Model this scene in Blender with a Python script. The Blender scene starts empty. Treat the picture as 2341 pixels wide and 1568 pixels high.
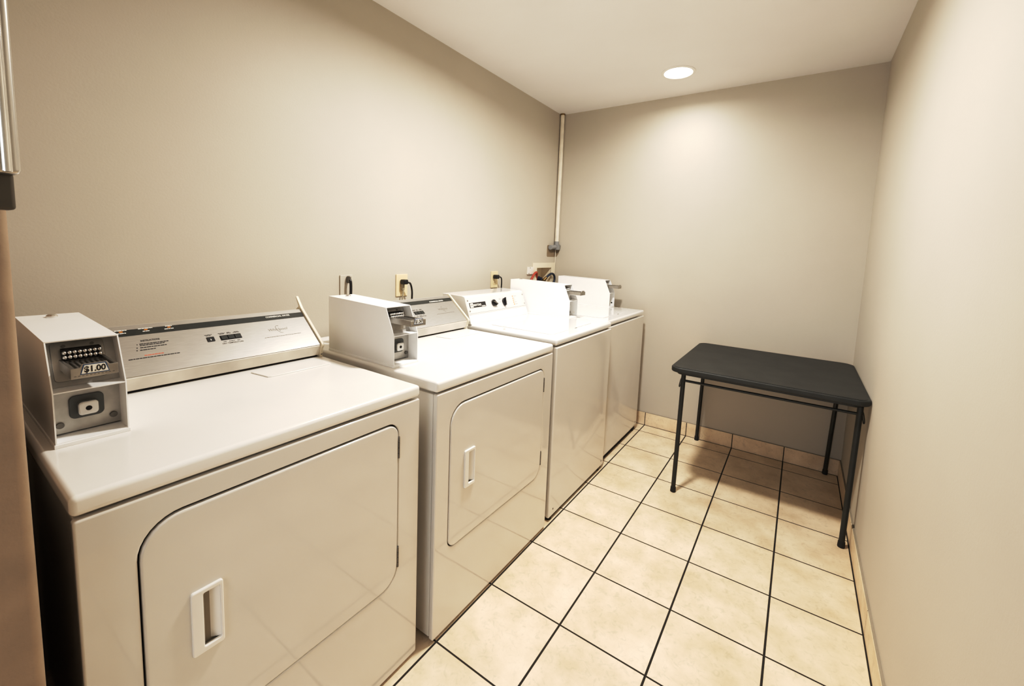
import bpy, bmesh, math
from math import pi, cos, sin, radians
from mathutils import Vector, Matrix

C = bpy.context.scene.collection
MATS = {}

# ------------------------------------------------------------------ materials
def lin(c):
    return tuple((x / 12.92 if x <= 0.04045 else ((x + 0.055) / 1.055) ** 2.4) for x in c)

def mat(name, rgb, rough=0.5, metal=0.0, nscale=8.0, namt=0.05, bump=0.0, bscale=200.0,
        stretch=None, coat=0.0, emit=None, spec=0.5):
    """Procedural material: base colour varied by noise, optional noise bump."""
    m = bpy.data.materials.new(name); m.use_nodes = True
    nt = m.node_tree; N = nt.nodes; L = nt.links
    b = N['Principled BSDF']
    tc = N.new('ShaderNodeTexCoord')
    src = tc.outputs['Object']
    if stretch:
        mp = N.new('ShaderNodeMapping'); mp.inputs['Scale'].default_value = stretch
        L.new(src, mp.inputs['Vector']); src = mp.outputs['Vector']
    nz = N.new('ShaderNodeTexNoise'); nz.inputs['Scale'].default_value = nscale
    nz.inputs['Detail'].default_value = 4
    L.new(src, nz.inputs['Vector'])
    rp = N.new('ShaderNodeMapRange')
    rp.inputs['From Min'].default_value = 0.3; rp.inputs['From Max'].default_value = 0.7
    rp.inputs['To Min'].default_value = 1 - namt; rp.inputs['To Max'].default_value = 1 + namt * 0.5
    L.new(nz.outputs['Fac'], rp.inputs['Value'])
    mx = N.new('ShaderNodeMix'); mx.data_type = 'RGBA'; mx.blend_type = 'MULTIPLY'
    mx.inputs['Factor'].default_value = 1.0
    mx.inputs['A'].default_value = (*rgb, 1)
    L.new(rp.outputs['Result'], mx.inputs['B'])
    L.new(mx.outputs['Result'], b.inputs['Base Color'])
    b.inputs['Roughness'].default_value = rough
    b.inputs['Metallic'].default_value = metal
    b.inputs['Coat Weight'].default_value = coat
    b.inputs['Coat Roughness'].default_value = 0.045; b.inputs['Coat IOR'].default_value = 1.65
    b.inputs['Specular IOR Level'].default_value = spec
    if bump:
        n2 = N.new('ShaderNodeTexNoise'); n2.inputs['Scale'].default_value = bscale
        n2.inputs['Detail'].default_value = 3
        L.new(src, n2.inputs['Vector'])
        bp = N.new('ShaderNodeBump'); bp.inputs['Strength'].default_value = bump
        bp.inputs['Distance'].default_value = 0.002
        L.new(n2.outputs['Fac'], bp.inputs['Height']); L.new(bp.outputs['Normal'], b.inputs['Normal'])
    if emit:
        b.inputs['Emission Color'].default_value = (*emit[0], 1)
        b.inputs['Emission Strength'].default_value = emit[1]
    MATS[name] = m
    return m

def M(n): return MATS[n]

TILE = 0.303; TX0 = 1.1681; TY0 = 1.5414

def math_node(nt, op, a, b=None, c=None):
    n = nt.nodes.new('ShaderNodeMath'); n.operation = op
    for i, v in enumerate((a, b, c)):
        if v is None: continue
        if isinstance(v, (int, float)): n.inputs[i].default_value = v
        else: nt.links.new(v, n.inputs[i])
    return n.outputs[0]

def grid_dist(nt, coord, off, step):
    """distance to nearest line of a 1-D grid"""
    f = math_node(nt, 'FRACT', math_node(nt, 'DIVIDE', math_node(nt, 'SUBTRACT', coord, off), step))
    return math_node(nt, 'MULTIPLY', math_node(nt, 'MINIMUM', f, math_node(nt, 'SUBTRACT', 1.0, f)), step)

def tile_material(name, xoff, yoff, xstep, ystep, grout_half, axes='XY', strips=()):
    m = bpy.data.materials.new(name); m.use_nodes = True
    nt = m.node_tree; N = nt.nodes; L = nt.links
    b = N['Principled BSDF']
    geo = N.new('ShaderNodeNewGeometry')
    sep = N.new('ShaderNodeSeparateXYZ'); L.new(geo.outputs['Position'], sep.inputs[0])
    masks = []
    if xstep: masks.append(math_node(nt, 'LESS_THAN', grid_dist(nt, sep.outputs['X'], xoff, xstep), grout_half))
    if ystep: masks.append(math_node(nt, 'LESS_THAN', grid_dist(nt, sep.outputs['Y'], yoff, ystep), grout_half * 0.85))
    for ax, val, half in strips:
        d = math_node(nt, 'ABSOLUTE', math_node(nt, 'SUBTRACT', sep.outputs[ax], val))
        masks.append(math_node(nt, 'LESS_THAN', d, half))
    mk = masks[0]
    for k in masks[1:]: mk = math_node(nt, 'MAXIMUM', mk, k)
    n1 = N.new('ShaderNodeTexNoise'); n1.inputs['Scale'].default_value = 5; n1.inputs['Detail'].default_value = 8
    n1.inputs['Roughness'].default_value = 0.65
    L.new(geo.outputs['Position'], n1.inputs['Vector'])
    cr = N.new('ShaderNodeValToRGB')
    cr.color_ramp.elements[0].position = 0.34; cr.color_ramp.elements[0].color = (*FLOOR_A, 1)
    cr.color_ramp.elements[1].position = 0.66; cr.color_ramp.elements[1].color = (*FLOOR_B, 1)
    L.new(n1.outputs['Fac'], cr.inputs['Fac'])
    # fine scratches / flecks
    n2 = N.new('ShaderNodeTexNoise'); n2.inputs['Scale'].default_value = 38; n2.inputs['Detail'].default_value = 6
    n2.inputs['Distortion'].default_value = 1.5
    L.new(geo.outputs['Position'], n2.inputs['Vector'])
    r2 = N.new('ShaderNodeMapRange'); r2.inputs['From Min'].default_value = 0.30; r2.inputs['From Max'].default_value = 0.45
    r2.inputs['To Min'].default_value = 0.86; r2.inputs['To Max'].default_value = 1.0
    L.new(n2.outputs['Fac'], r2.inputs['Value'])
    mm = N.new('ShaderNodeMix'); mm.data_type = 'RGBA'; mm.blend_type = 'MULTIPLY'; mm.inputs['Factor'].default_value = 1
    L.new(cr.outputs['Color'], mm.inputs['A']); L.new(r2.outputs['Result'], mm.inputs['B'])
    mx = N.new('ShaderNodeMix'); mx.data_type = 'RGBA'
    L.new(mk, mx.inputs['Factor']); L.new(mm.outputs['Result'], mx.inputs['A'])
    mx.inputs['B'].default_value = (0.022, 0.017, 0.013, 1)
    L.new(mx.outputs['Result'], b.inputs['Base Color'])
    rr = N.new('ShaderNodeMapRange'); rr.inputs['To Min'].default_value = 0.42; rr.inputs['To Max'].default_value = 0.9
    L.new(mk, rr.inputs['Value']); L.new(rr.outputs['Result'], b.inputs['Roughness'])
    bp = N.new('ShaderNodeBump'); bp.inputs['Strength'].default_value = 0.5; bp.inputs['Distance'].default_value = 0.002
    L.new(math_node(nt, 'ADD', math_node(nt, 'SUBTRACT', 1.0, mk), math_node(nt, 'MULTIPLY', n1.outputs['Fac'], 0.25)), bp.inputs['Height'])
    L.new(bp.outputs['Normal'], b.inputs['Normal'])
    MATS[name] = m
    return m

def wall_material(name, rgb, scuff=False):
    m = mat(name, rgb, rough=0.55, nscale=2.2, namt=0.03, bump=0.13, bscale=150, spec=0.3)
    return m

FLOOR_A = (0.62, 0.485, 0.335); FLOOR_B = (0.84, 0.70, 0.525)
tile_material('floor_tile', TX0, TY0, TILE, TILE, 0.0036, strips=(('Y', 3.1835, 0.0045), ('X', 2.0600, 0.0035)))
tile_material('base_tile_back', TX0, 0, TILE, 0, 0.0026)
tile_material('base_tile_right', 0, TY0 + TILE, 0, TILE * 2, 0.0018)
wall_material('wall_paint', (0.525, 0.485, 0.42))
wall_material('ceiling_paint', (0.84, 0.825, 0.815))
mat('wall_bare', (0.27, 0.215, 0.15), 0.8, nscale=20, namt=0.15)
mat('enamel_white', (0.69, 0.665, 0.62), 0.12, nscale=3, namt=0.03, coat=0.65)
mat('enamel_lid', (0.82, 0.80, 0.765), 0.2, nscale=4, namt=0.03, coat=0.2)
mat('enamel_washer', (0.80, 0.79, 0.77), 0.12, nscale=3, namt=0.02, coat=0.65)
mat('cream_plastic', (0.74, 0.68, 0.56), 0.4, nscale=6, namt=0.05)
mat('grimy_cream', (0.62, 0.575, 0.505), 0.42, nscale=9, namt=0.22)
mat('coin_paint', (0.90, 0.90, 0.895), 0.35, nscale=5, namt=0.04)
mat('brushed_aluminium', (0.56, 0.545, 0.52), 0.33, 0.9, nscale=30, namt=0.12, stretch=(30, 1.0, 30))
mat('washer_panel', (0.70, 0.68, 0.655), 0.4, nscale=6, namt=0.03)
mat('black_band', (0.028, 0.030, 0.026), 0.4, nscale=20, namt=0.2)
mat('black_plastic', (0.015, 0.015, 0.016), 0.35, nscale=20, namt=0.2)
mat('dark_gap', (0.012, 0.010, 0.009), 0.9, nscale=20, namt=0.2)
mat('chrome', (0.78, 0.77, 0.75), 0.16, 1.0, nscale=20, namt=0.1)
mat('lock_steel', (0.60, 0.59, 0.57), 0.28, 0.95, nscale=20, namt=0.15)
mat('steel_dull', (0.42, 0.40, 0.37), 0.38, 0.9, nscale=25, namt=0.25)
mat('steel_dark', (0.20, 0.19, 0.175), 0.42, 0.8, nscale=25, namt=0.25)
mat('zinc_plate', (0.52, 0.51, 0.49), 0.45, 0.6, nscale=18, namt=0.3)
mat('lock_recess', (0.10, 0.105, 0.10), 0.5, 0.3, nscale=15, namt=0.2)
mat('label_white', (0.82, 0.80, 0.74), 0.6, nscale=15, namt=0.04)
mat('label_blue', (0.04, 0.09, 0.20), 0.5, nscale=15, namt=0.1)
mat('ink_black', (0.02, 0.018, 0.018), 0.6, nscale=15, namt=0.1)
mat('ink_grey', (0.16, 0.145, 0.12), 0.6, nscale=15, namt=0.1)
mat('ink_red', (0.55, 0.16, 0.10), 0.6, nscale=15, namt=0.1)
mat('ink_white', (0.80, 0.78, 0.72), 0.6, nscale=15, namt=0.05)
mat('amber', (0.75, 0.27, 0.07), 0.4, nscale=15, namt=0.1)
mat('table_black', (0.030, 0.031, 0.029), 0.5, nscale=10, namt=0.25, bump=0.15, bscale=350, spec=0.35)
mat('tube_black', (0.014, 0.016, 0.015), 0.4, nscale=12, namt=0.3)
mat('rubber', (0.012, 0.012, 0.012), 0.7, nscale=12, namt=0.3)
mat('ivory', (0.76, 0.63, 0.41), 0.35, nscale=10, namt=0.04)
mat('ivory_pale', (0.80, 0.72, 0.58), 0.4, nscale=10, namt=0.04)
mat('pale_plastic', (0.80, 0.76, 0.69), 0.4, nscale=10, namt=0.03)
mat('grey_plastic', (0.27, 0.275, 0.28), 0.5, nscale=10, namt=0.08)
mat('grey_plug', (0.33, 0.30, 0.23), 0.5, nscale=10, namt=0.1)
mat('red_rubber', (0.36, 0.060, 0.035), 0.4, nscale=10, namt=0.1)
mat('navy_rubber', (0.022, 0.032, 0.06), 0.4, nscale=10, namt=0.2)
mat('brass', (0.35, 0.24, 0.11), 0.35, 0.9, nscale=20, namt=0.2)
mat('pocket_shade_and_caulk', (0.30, 0.26, 0.20), 0.8, nscale=10, namt=0.1)  # brown of the caulk line; also shade coloured into the handle pocket
mat('pipe_cream', (0.80, 0.74, 0.63), 0.45, nscale=14, namt=0.14)
mat('stainless', (0.55, 0.53, 0.50), 0.3, 1.0, nscale=14, namt=0.12, stretch=(20, 20, 1))
mat('stainless_dark', (0.10, 0.085, 0.065), 0.45, 0.5, nscale=14, namt=0.12)
mat('entry_paint', (0.30, 0.225, 0.16), 0.6, nscale=14, namt=0.14, bump=0.3, bscale=90)
mat('lamp_trim', (0.85, 0.83, 0.80), 0.4, nscale=10, namt=0.02)
mat('lamp_lens', (0.9, 0.9, 0.88), 0.4, nscale=10, namt=0.02, emit=((1.0, 0.95, 0.86), 14.0))

# ------------------------------------------------------------------ mesh builder
class MB:
    def __init__(self): self.bm = bmesh.new()
    def _merge(self, tmp):
        me = bpy.data.meshes.new('tmp'); tmp.to_mesh(me); tmp.free()
        self.bm.from_mesh(me); bpy.data.meshes.remove(me)
    def box(self, x0, x1, y0, y1, z0, z1, bevel=0.0, seg=2, mtx=None):
        t = bmesh.new(); bmesh.ops.create_cube(t, size=1.0)
        for v in t.verts:
            v.co = Vector(((x0 + x1) / 2 + v.co.x * (x1 - x0), (y0 + y1) / 2 + v.co.y * (y1 - y0), (z0 + z1) / 2 + v.co.z * (z1 - z0)))
        if bevel > 0:
            bmesh.ops.bevel(t, geom=list(t.edges), offset=bevel, segments=seg, profile=0.5, affect='EDGES')
        if mtx is not None: bmesh.ops.transform(t, matrix=mtx, verts=t.verts)
        self._merge(t); return self
    def prism_y(self, prof, y0, y1, bevel=0.0, seg=2):
        """profile in (x,z), extruded along y"""
        t = bmesh.new()
        a = [t.verts.new((x, y0, z)) for x, z in prof]; b = [t.verts.new((x, y1, z)) for x, z in prof]
        n = len(prof)
        t.faces.new(a); t.faces.new(list(reversed(b)))
        for i in range(n):
            t.faces.new((a[i], b[i], b[(i + 1) % n], a[(i + 1) % n]))
        bmesh.ops.recalc_face_normals(t, faces=t.faces)
        if bevel > 0: bmesh.ops.bevel(t, geom=list(t.edges), offset=bevel, segments=seg, profile=0.5, affect='EDGES')
        self._merge(t); return self
    def cyl(self, p0, p1, r0, r1=None, seg=20, bevel=0.0):
        r1 = r0 if r1 is None else r1
        p0 = Vector(p0); p1 = Vector(p1); d = p1 - p0
        t = bmesh.new()
        bmesh.ops.create_cone(t, cap_ends=True, segments=seg, radius1=r0, radius2=r1, depth=d.length)
        if bevel > 0:
            es = [e for e in t.edges if abs(e.verts[0].co.z - e.verts[1].co.z) < 1e-6]
            bmesh.ops.bevel(t, geom=es, offset=bevel, segments=2, profile=0.5, affect='EDGES')
        q = Vector((0, 0, 1)).rotation_difference(d.normalized())
        bmesh.ops.transform(t, matrix=Matrix.Translation((p0 + p1) / 2) @ q.to_matrix().to_4x4(), verts=t.verts)
        self._merge(t); return self
    def sphere(self, c, r, sx=1, sy=1, sz=1, seg=16):
        t = bmesh.new(); bmesh.ops.create_uvsphere(t, u_segments=seg, v_segments=seg // 2, radius=r)
        bmesh.ops.transform(t, matrix=Matrix.Translation(c) @ Matrix.Diagonal((sx, sy, sz, 1)), verts=t.verts)
        self._merge(t); return self
    def tube(self, pts, r, seg=12, sub=8):
        pts = [Vector(p) for p in pts]
        if sub > 1 and len(pts) > 2:                       # Catmull-Rom
            out = []
            for i in range(len(pts) - 1):
                p0 = pts[max(i - 1, 0)]; p1 = pts[i]; p2 = pts[i + 1]; p3 = pts[min(i + 2, len(pts) - 1)]
                for k in range(sub):
                    u = k / sub
                    out.append(0.5 * ((2 * p1) + (p2 - p0) * u + (2 * p0 - 5 * p1 + 4 * p2 - p3) * u * u + (3 * p1 - p0 - 3 * p2 + p3) * u ** 3))
            out.append(pts[-1]); pts = out
        t = bmesh.new(); rings = []
        nrm = None
        for i, p in enumerate(pts):
            d = (pts[min(i + 1, len(pts) - 1)] - pts[max(i - 1, 0)]).normalized()
            if nrm is None:
                nrm = d.orthogonal().normalized()
            else:
                nrm = (nrm - d * nrm.dot(d)).normalized()
            bn = d.cross(nrm)
            rings.append([t.verts.new(p + (nrm * cos(2 * pi * k / seg) + bn * sin(2 * pi * k / seg)) * r) for k in range(seg)])
        for a, b in zip(rings, rings[1:]):
            for k in range(seg):
                t.faces.new((a[k], a[(k + 1) % seg], b[(k + 1) % seg], b[k]))
        t.faces.new(list(reversed(rings[0]))); t.faces.new(rings[-1])
        bmesh.ops.recalc_face_normals(t, faces=t.faces)
        self._merge(t); return self
    def lathe(self, prof, c, seg=32):
        """prof (r,z) revolved about vertical axis at c"""
        t = bmesh.new(); rings = []
        for r, z in prof:
            rings.append([t.verts.new((c[0] + r * cos(2 * pi * k / seg), c[1] + r * sin(2 * pi * k / seg), c[2] + z)) for k in range(seg)])
        for a, b in zip(rings, rings[1:]):
            for k in range(seg):
                t.faces.new((a[k], a[(k + 1) % seg], b[(k + 1) % seg], b[k]))
        t.faces.new(rings[0]); t.faces.new(rings[-1])
        bmesh.ops.recalc_face_normals(t, faces=t.faces)
        self._merge(t); return self
    def quad(self, *pts):
        self.bm.faces.new([self.bm.verts.new(p) for p in pts]); return self
    def plate(self, loops, thick, bevel, mtx, res=2):
        """flat plate with optional holes (first loop outer), rounded rim; local z=0 back .. thick front"""
        cu = bpy.data.curves.new('tmp', 'CURVE'); cu.dimensions = '2D'; cu.fill_mode = 'BOTH'
        for lp in loops:
            sp = cu.splines.new('POLY'); sp.points.add(len(lp) - 1)
            for i, (u, v) in enumerate(lp): sp.points[i].co = (u, v, 0, 1)
            sp.use_cyclic_u = True
        cu.extrude = max(thick / 2 - bevel, 0.0); cu.bevel_depth = bevel; cu.bevel_resolution = res; cu.offset = -bevel
        ob = bpy.data.objects.new('tmp', cu); C.objects.link(ob)
        dg = bpy.context.evaluated_depsgraph_get(); dg.update()
        me = bpy.data.meshes.new_from_object(ob.evaluated_get(dg))
        me.transform(mtx @ Matrix.Translation((0, 0, thick / 2)))
        self.bm.from_mesh(me)
        bpy.data.meshes.remove(me); bpy.data.objects.remove(ob); bpy.data.curves.remove(cu)
        return self
    def text(self, body, size, mtx, bold=0.0, depth=0.0002, align='CENTER', sx=1.0, shear=0.0):
        cu = bpy.data.curves.new('tmp', 'FONT'); cu.body = body; cu.size = size
        cu.align_x = align; cu.align_y = 'CENTER'; cu.extrude = depth; cu.offset = bold; cu.shear = shear
        cu.resolution_u = 3
        ob = bpy.data.objects.new('tmp', cu); C.objects.link(ob)
        dg = bpy.context.evaluated_depsgraph_get(); dg.update()
        me = bpy.data.meshes.new_from_object(ob.evaluated_get(dg))
        me.transform(mtx @ Matrix.Diagonal((sx, 1, 1, 1)))
        self.bm.from_mesh(me)
        bpy.data.meshes.remove(me); bpy.data.objects.remove(ob); bpy.data.curves.remove(cu)
        return self

def origin_of(p):
    o = Vector((0, 0, 0))
    while p is not None:
        o += p.location; p = p.parent
    return o

def rotz_of(p):
    while p is not None:
        if p.get('rz_') is not None: return p['rz_']
        p = p.parent
    return 0.0

def obj(name, mb, m, parent=None, label=None, smooth=True, local=False):
    """one mesh object; geometry given in world coordinates unless local"""
    bm = mb.bm
    bmesh.ops.remove_doubles(bm, verts=bm.verts, dist=1e-6)
    if not local and parent is not None:
        bmesh.ops.translate(bm, vec=-origin_of(parent), verts=bm.verts)
    me = bpy.data.meshes.new(name); bm.to_mesh(me); bm.free()
    me.materials.append(M(m) if isinstance(m, str) else m)
    if smooth:
        for p in me.polygons: p.use_smooth = True
        me.set_sharp_from_angle(angle=radians(35))
    o = bpy.data.objects.new(name, me); C.objects.link(o)
    if smooth:
        wn = o.modifiers.new('normals', 'WEIGHTED_NORMAL'); wn.keep_sharp = True; wn.weight = 80
    if parent is not None: o.parent = parent
    if label: o['label'] = label
    return o

def thing(name, label, cat, loc, group=None):
    o = bpy.data.objects.new(name, None); o.empty_display_size = 0.05; C.objects.link(o)
    o.location = loc; o['label'] = label; o['category'] = cat
    if group: o['group'] = group
    return o

def tag(o, label, cat, group=None):
    o['label'] = label; o['category'] = cat
    if group: o['group'] = group
    return o

def rrect(u0, u1, v0, v1, r, n=8, radii=None):
    """rounded rectangle loop, ccw; radii = (bl, br, tr, tl)"""
    bl, br, tr, tl = radii or (r, r, r, r)
    out = []
    for cx, cy, a0, rr in ((u0 + bl, v0 + bl, pi, bl), (u1 - br, v0 + br, 1.5 * pi, br), (u1 - tr, v1 - tr, 0, tr), (u0 + tl, v1 - tl, 0.5 * pi, tl)):
        for k in range(n + 1):
            a = a0 + 0.5 * pi * k / n
            out.append((cx + rr * cos(a), cy + rr * sin(a)))
    return out

def frame_mtx(o, u, v):
    u = Vector(u).normalized(); v = Vector(v).normalized(); n = u.cross(v)
    return Matrix(((u.x, v.x, n.x, o[0]), (u.y, v.y, n.y, o[1]), (u.z, v.z, n.z, o[2]), (0, 0, 0, 1)))

def face_x(x, y=0, z=0):      # local u=+y, v=+z, normal=+x
    return frame_mtx((x, y, z), (0, 1, 0), (0, 0, 1))

# ------------------------------------------------------------------ room
XR = 2.0704; YB = 3.1947; ZC = 2.4378; YF = -1.35
def struct(name, mb, m, label=None, smooth=False):
    o = obj(name, mb, m, smooth=smooth); o['kind'] = 'structure'
    if label: o['label'] = label
    return o

LBX = (2.888, 3.128, 1.000, 1.1745)     # laundry box opening in the left wall (y0,y1,z0,z1)
struct('floor', MB().box(-0.1, XR + 0.1, YF - 0.1, YB + 0.1, -0.1, 0), 'floor_tile')
struct('ceiling', MB().box(-0.1, XR + 0.1, YF - 0.1, YB + 0.1, ZC, ZC + 0.1), 'ceiling_paint')
w = MB()
t_l = [(YF - 0.1, 0.0), (YB + 0.1, 0.0), (YB + 0.1, ZC), (YF - 0.1, ZC)]
h_l = [(LBX[0], LBX[2]), (LBX[0], LBX[3]), (LBX[1], LBX[3]), (LBX[1], LBX[2])]
w.plate([t_l, h_l], 0.1, 0.0, face_x(-0.1))
struct('wall_left', w, 'wall_paint')
struct('wall_back', MB().box(-0.0, XR, YB, YB + 0.1, 0, ZC), 'wall_paint')
struct('wall_right', MB().box(XR, XR + 0.1, YF - 0.1, YB + 0.1, 0, ZC), 'wall_paint')
wf = MB()
wf.plate([[(-XR, 0.0), (-1.98, 0.0), (-1.98, 2.06), (-0.98, 2.06), (-0.98, 0.0), (0.0, 0.0), (0.0, ZC), (-XR, ZC)]], 0.1, 0.0, frame_mtx((0, YF, 0), (-1, 0, 0), (0, 0, 1)) @ Matrix.Translation((0, 0, -0.1)))
struct('wall_front', wf, 'wall_paint')
struct('wall_entry', MB().box(0.0, 0.905, -0.20, 0.0865, 0, ZC, bevel=0.012, seg=6), 'entry_paint', smooth=True)
struct('baseboard_back', MB().box(0.0, XR, YB - 0.0091, YB, 0.0, 0.098, bevel=0.0015), 'base_tile_back')
struct('baseboard_right', MB().box(XR - 0.0091, XR, YF, YB - 0.0091, 0.0, 0.098, bevel=0.0015), 'base_tile_right')
# thin dark/caulk line on top of the tile baseboards
o = struct('trim_1', MB().box(0.0, XR, YB - 0.0075, YB, 0.098, 0.1005), 'pocket_shade_and_caulk')
o = struct('trim_2', MB().box(XR - 0.0075, XR, YF, YB - 0.0091, 0.098, 0.1005), 'pocket_shade_and_caulk')
# bare patches left unpainted round the old pipe elbow
wl = bpy.data.objects['wall_left']; wb = bpy.data.objects['wall_back']
obj('bare_patch', MB().plate([rrect(3.05, YB - 0.001, 1.262, 1.36, 0.014)], 0.0006, 0.0, face_x(0.0)), 'wall_bare', wl, 'taupe unpainted patch below the grey pipe elbow', smooth=False)
pm = frame_mtx((0, YB, 0), (1, 0, 0), (0, 0, 1))     # normal -y
obj('bare_patch', MB().plate([[(0.001, 1.262), (0.014, 1.265), (0.030, 1.288), (0.048, 1.335), (0.050, 1.36), (0.001, 1.36)]], 0.0006, 0.0, pm), 'wall_bare', wb, 'taupe unpainted patch below the grey pipe elbow', smooth=False)

# ------------------------------------------------------------------ machines
def lines(name, mtx, rows, m, parent, h=0.0022, label=None):
    """illegible fine print: each row (u0, u1, v) is one strip pinched between its words"""
    k = 0
    for u0, u1, v in rows:
        up = []; dn = []; u = u0
        while u < u1 - 1e-4:
            w_ = min((0.0052, 0.0085, 0.0038, 0.0066)[k % 4], u1 - u); k += 1
            up += [(u, v + h / 2), (u + w_, v + h / 2)]; dn += [(u, v - h / 2), (u + w_, v - h / 2)]
            u += w_
            if u < u1 - 0.003:
                up += [(u + 0.0002, v + h * 0.06), (u + 0.0013, v + h * 0.06)]; dn += [(u + 0.0002, v - h * 0.06), (u + 0.0013, v - h * 0.06)]
                u += 0.0015
            else: break
        obj(name, MB().plate([dn + up[::-1]], 0.0004, 0.0, mtx), m, parent, label)

def plain(u0, u1, v0, v1, mtx, thick=0.0006, mb=None):
    return (mb or MB()).plate([[(u0, v0), (u1, v0), (u1, v1), (u0, v1)]], thick, 0.0, mtx)

def dryer(y0, y1, xf, cy0, label, door, full_text):
    """front loading dryer: front plane at x=xf, spans y0..y1; console from cy0"""
    t = thing('clothes_dryer', label, 'dryer', ((xf + 0.06) / 2, (y0 + y1) / 2, 0), 'white coin dryers')
    dy0, dy1, dz0, dz1 = door
    g = 0.0028
    # cabinet shell
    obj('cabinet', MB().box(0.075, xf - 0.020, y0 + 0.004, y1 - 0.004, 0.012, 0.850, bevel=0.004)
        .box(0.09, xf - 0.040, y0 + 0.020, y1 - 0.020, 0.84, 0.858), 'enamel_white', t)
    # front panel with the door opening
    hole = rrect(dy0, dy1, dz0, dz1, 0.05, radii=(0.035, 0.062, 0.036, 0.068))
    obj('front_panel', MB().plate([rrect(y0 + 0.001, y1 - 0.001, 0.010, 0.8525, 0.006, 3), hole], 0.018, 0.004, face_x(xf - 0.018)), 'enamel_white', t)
    obj('door_gap_shade', MB().box(xf - 0.0195, xf - 0.013, dy0 - 0.01, dy1 + 0.01, dz0 - 0.01, dz1 + 0.01), 'dark_gap', t, 'dark shadow gap around the door')  # near-black plate added so the door gap looks deep in shade
    # door with its pocket handle
    hy0 = dy0 + 0.0715; hy1 = hy0 + 0.055; hz1 = dz0 + 0.323; hz0 = hz1 - 0.136
    dl = rrect(dy0 + g, dy1 - g, dz0 + g, dz1 - g * 1.6, 0.05, radii=(0.033, 0.060, 0.034, 0.066))
    slot = rrect(hy0 + 0.020, hy1 - 0.0055, hz0 + 0.012, hz1 - 0.010, 0.003, 3)
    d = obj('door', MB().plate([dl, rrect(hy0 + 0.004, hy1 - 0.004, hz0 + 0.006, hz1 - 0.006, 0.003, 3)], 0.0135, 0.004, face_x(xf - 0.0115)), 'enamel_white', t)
    hb = MB().plate([rrect(hy0, hy1, hz0, hz1, 0.005, 4), slot], 0.0075, 0.0022, face_x(xf + 0.0005))
    # sloping grip flange and pocket walls
    hb.quad((xf + 0.006, hy0 + 0.020, hz0 + 0.012), (xf - 0.008, hy0 + 0.026, hz0 + 0.012), (xf - 0.008, hy0 + 0.026, hz1 - 0.010), (xf + 0.006, hy0 + 0.020, hz1 - 0.010))
    hb.quad((xf + 0.004, hy1 - 0.0055, hz0 + 0.012), (xf + 0.004, hy1 - 0.0055, hz1 - 0.010), (xf - 0.009, hy1 - 0.020, hz1 - 0.010), (xf - 0.009, hy1 - 0.020, hz0 + 0.012))
    obj('handle', hb, 'enamel_lid', d)
    obj('handle_pocket', MB().box(xf - 0.0112, xf - 0.0086, hy0 + 0.0045, hy1 - 0.0045, hz0 + 0.0065, hz1 - 0.0065), 'pocket_shade_and_caulk', d, 'shaded pocket behind the white handle')
    for zc in (dz1 - 0.078, dz0 + 0.083):
        hm = MB()
        for k in range(4):
            hm.cyl((xf + 0.001, dy1 - 0.0005, zc - 0.032 + 0.0162 * k), (xf + 0.001, dy1 - 0.0005, zc - 0.017 + 0.0162 * k), 0.0030, seg=12, bevel=0.0005)
        hm.box(xf - 0.002, xf + 0.0006, dy1 - 0.004, dy1 + 0.0035, zc - 0.032, zc + 0.032)
        obj('hinge', hm, 'steel_dark', t, 'dull steel hinge on the right edge of the door')
    # top
    zt = 0.893
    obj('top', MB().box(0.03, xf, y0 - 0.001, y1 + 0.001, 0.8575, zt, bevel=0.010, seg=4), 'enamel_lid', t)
    lm = frame_mtx((0, 0, zt), (0, 1, 0), (-1, 0, 0))          # u=y, v=-x, normal +z
    lx0, lx1 = xf - 0.480, xf - 0.3935
    ly0, ly1 = y0 + 0.476, y0 + 0.698
    lt = MB().plate([[(ly0, -lx0), (ly0 + 0.012, -lx1 + 0.006), (ly0 + 0.022, -lx1), (ly1 - 0.008, -lx1), (ly1, -lx1 + 0.008), (ly1 - 0.004, -lx0)]], 0.0034, 0.0014, lm)
    obj('lint_screen_lid', lt, 'enamel_lid', t)
    # console: caps, base, slanted panel
    nx, nz = xf - 0.500, 0.938; tx, tz = xf - 0.640, 1.055
    ce = y1 - 0.007
    P0 = Vector((nx, 0, nz)); P1 = Vector((tx, 0, tz)); dv = (P1 - P0).normalized(); PL = (P1 - P0).length
    nrm = Vector((0, 1, 0)).cross(dv)
    prof = [(nx - 0.012, 0.901), (nx - 0.002, nz - 0.004), (nx - 0.001, nz - 0.001), (tx, tz - 0.002), (tx - 0.006, tz), (tx - 0.014, tz - 0.003), (tx - 0.05, tz - 0.07), (tx - 0.05, 0.901)]
    hz_ = MB().prism_y(prof, cy0, ce - 0.010, bevel=0.0015)
    obj('console_housing', hz_, 'grimy_cream', t)
    obj('console_gap_shade', MB().box(tx - 0.045, nx - 0.022, cy0 + 0.004, ce - 0.014, zt - 0.0005, 0.902), 'dark_gap', t, 'dark block standing in for shade under the console')  # shade between console and top, built as a near-black block
    cap = [(nx - 0.026, zt), (nx - 0.007, zt), (nx - 0.0005, nz - 0.012), (nx + 0.006, nz - 0.004), (nx + 0.007, nz + 0.003), (nx + 0.003, nz + 0.009),
           (tx + 0.006, tz + 0.006), (tx - 0.002, tz + 0.010), (tx - 0.055, tz - 0.05), (tx - 0.055, zt)]
    if full_text:
        cap[8] = (tx - 0.055, tz - 0.05); cap[9] = (tx - 0.055, zt)
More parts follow.
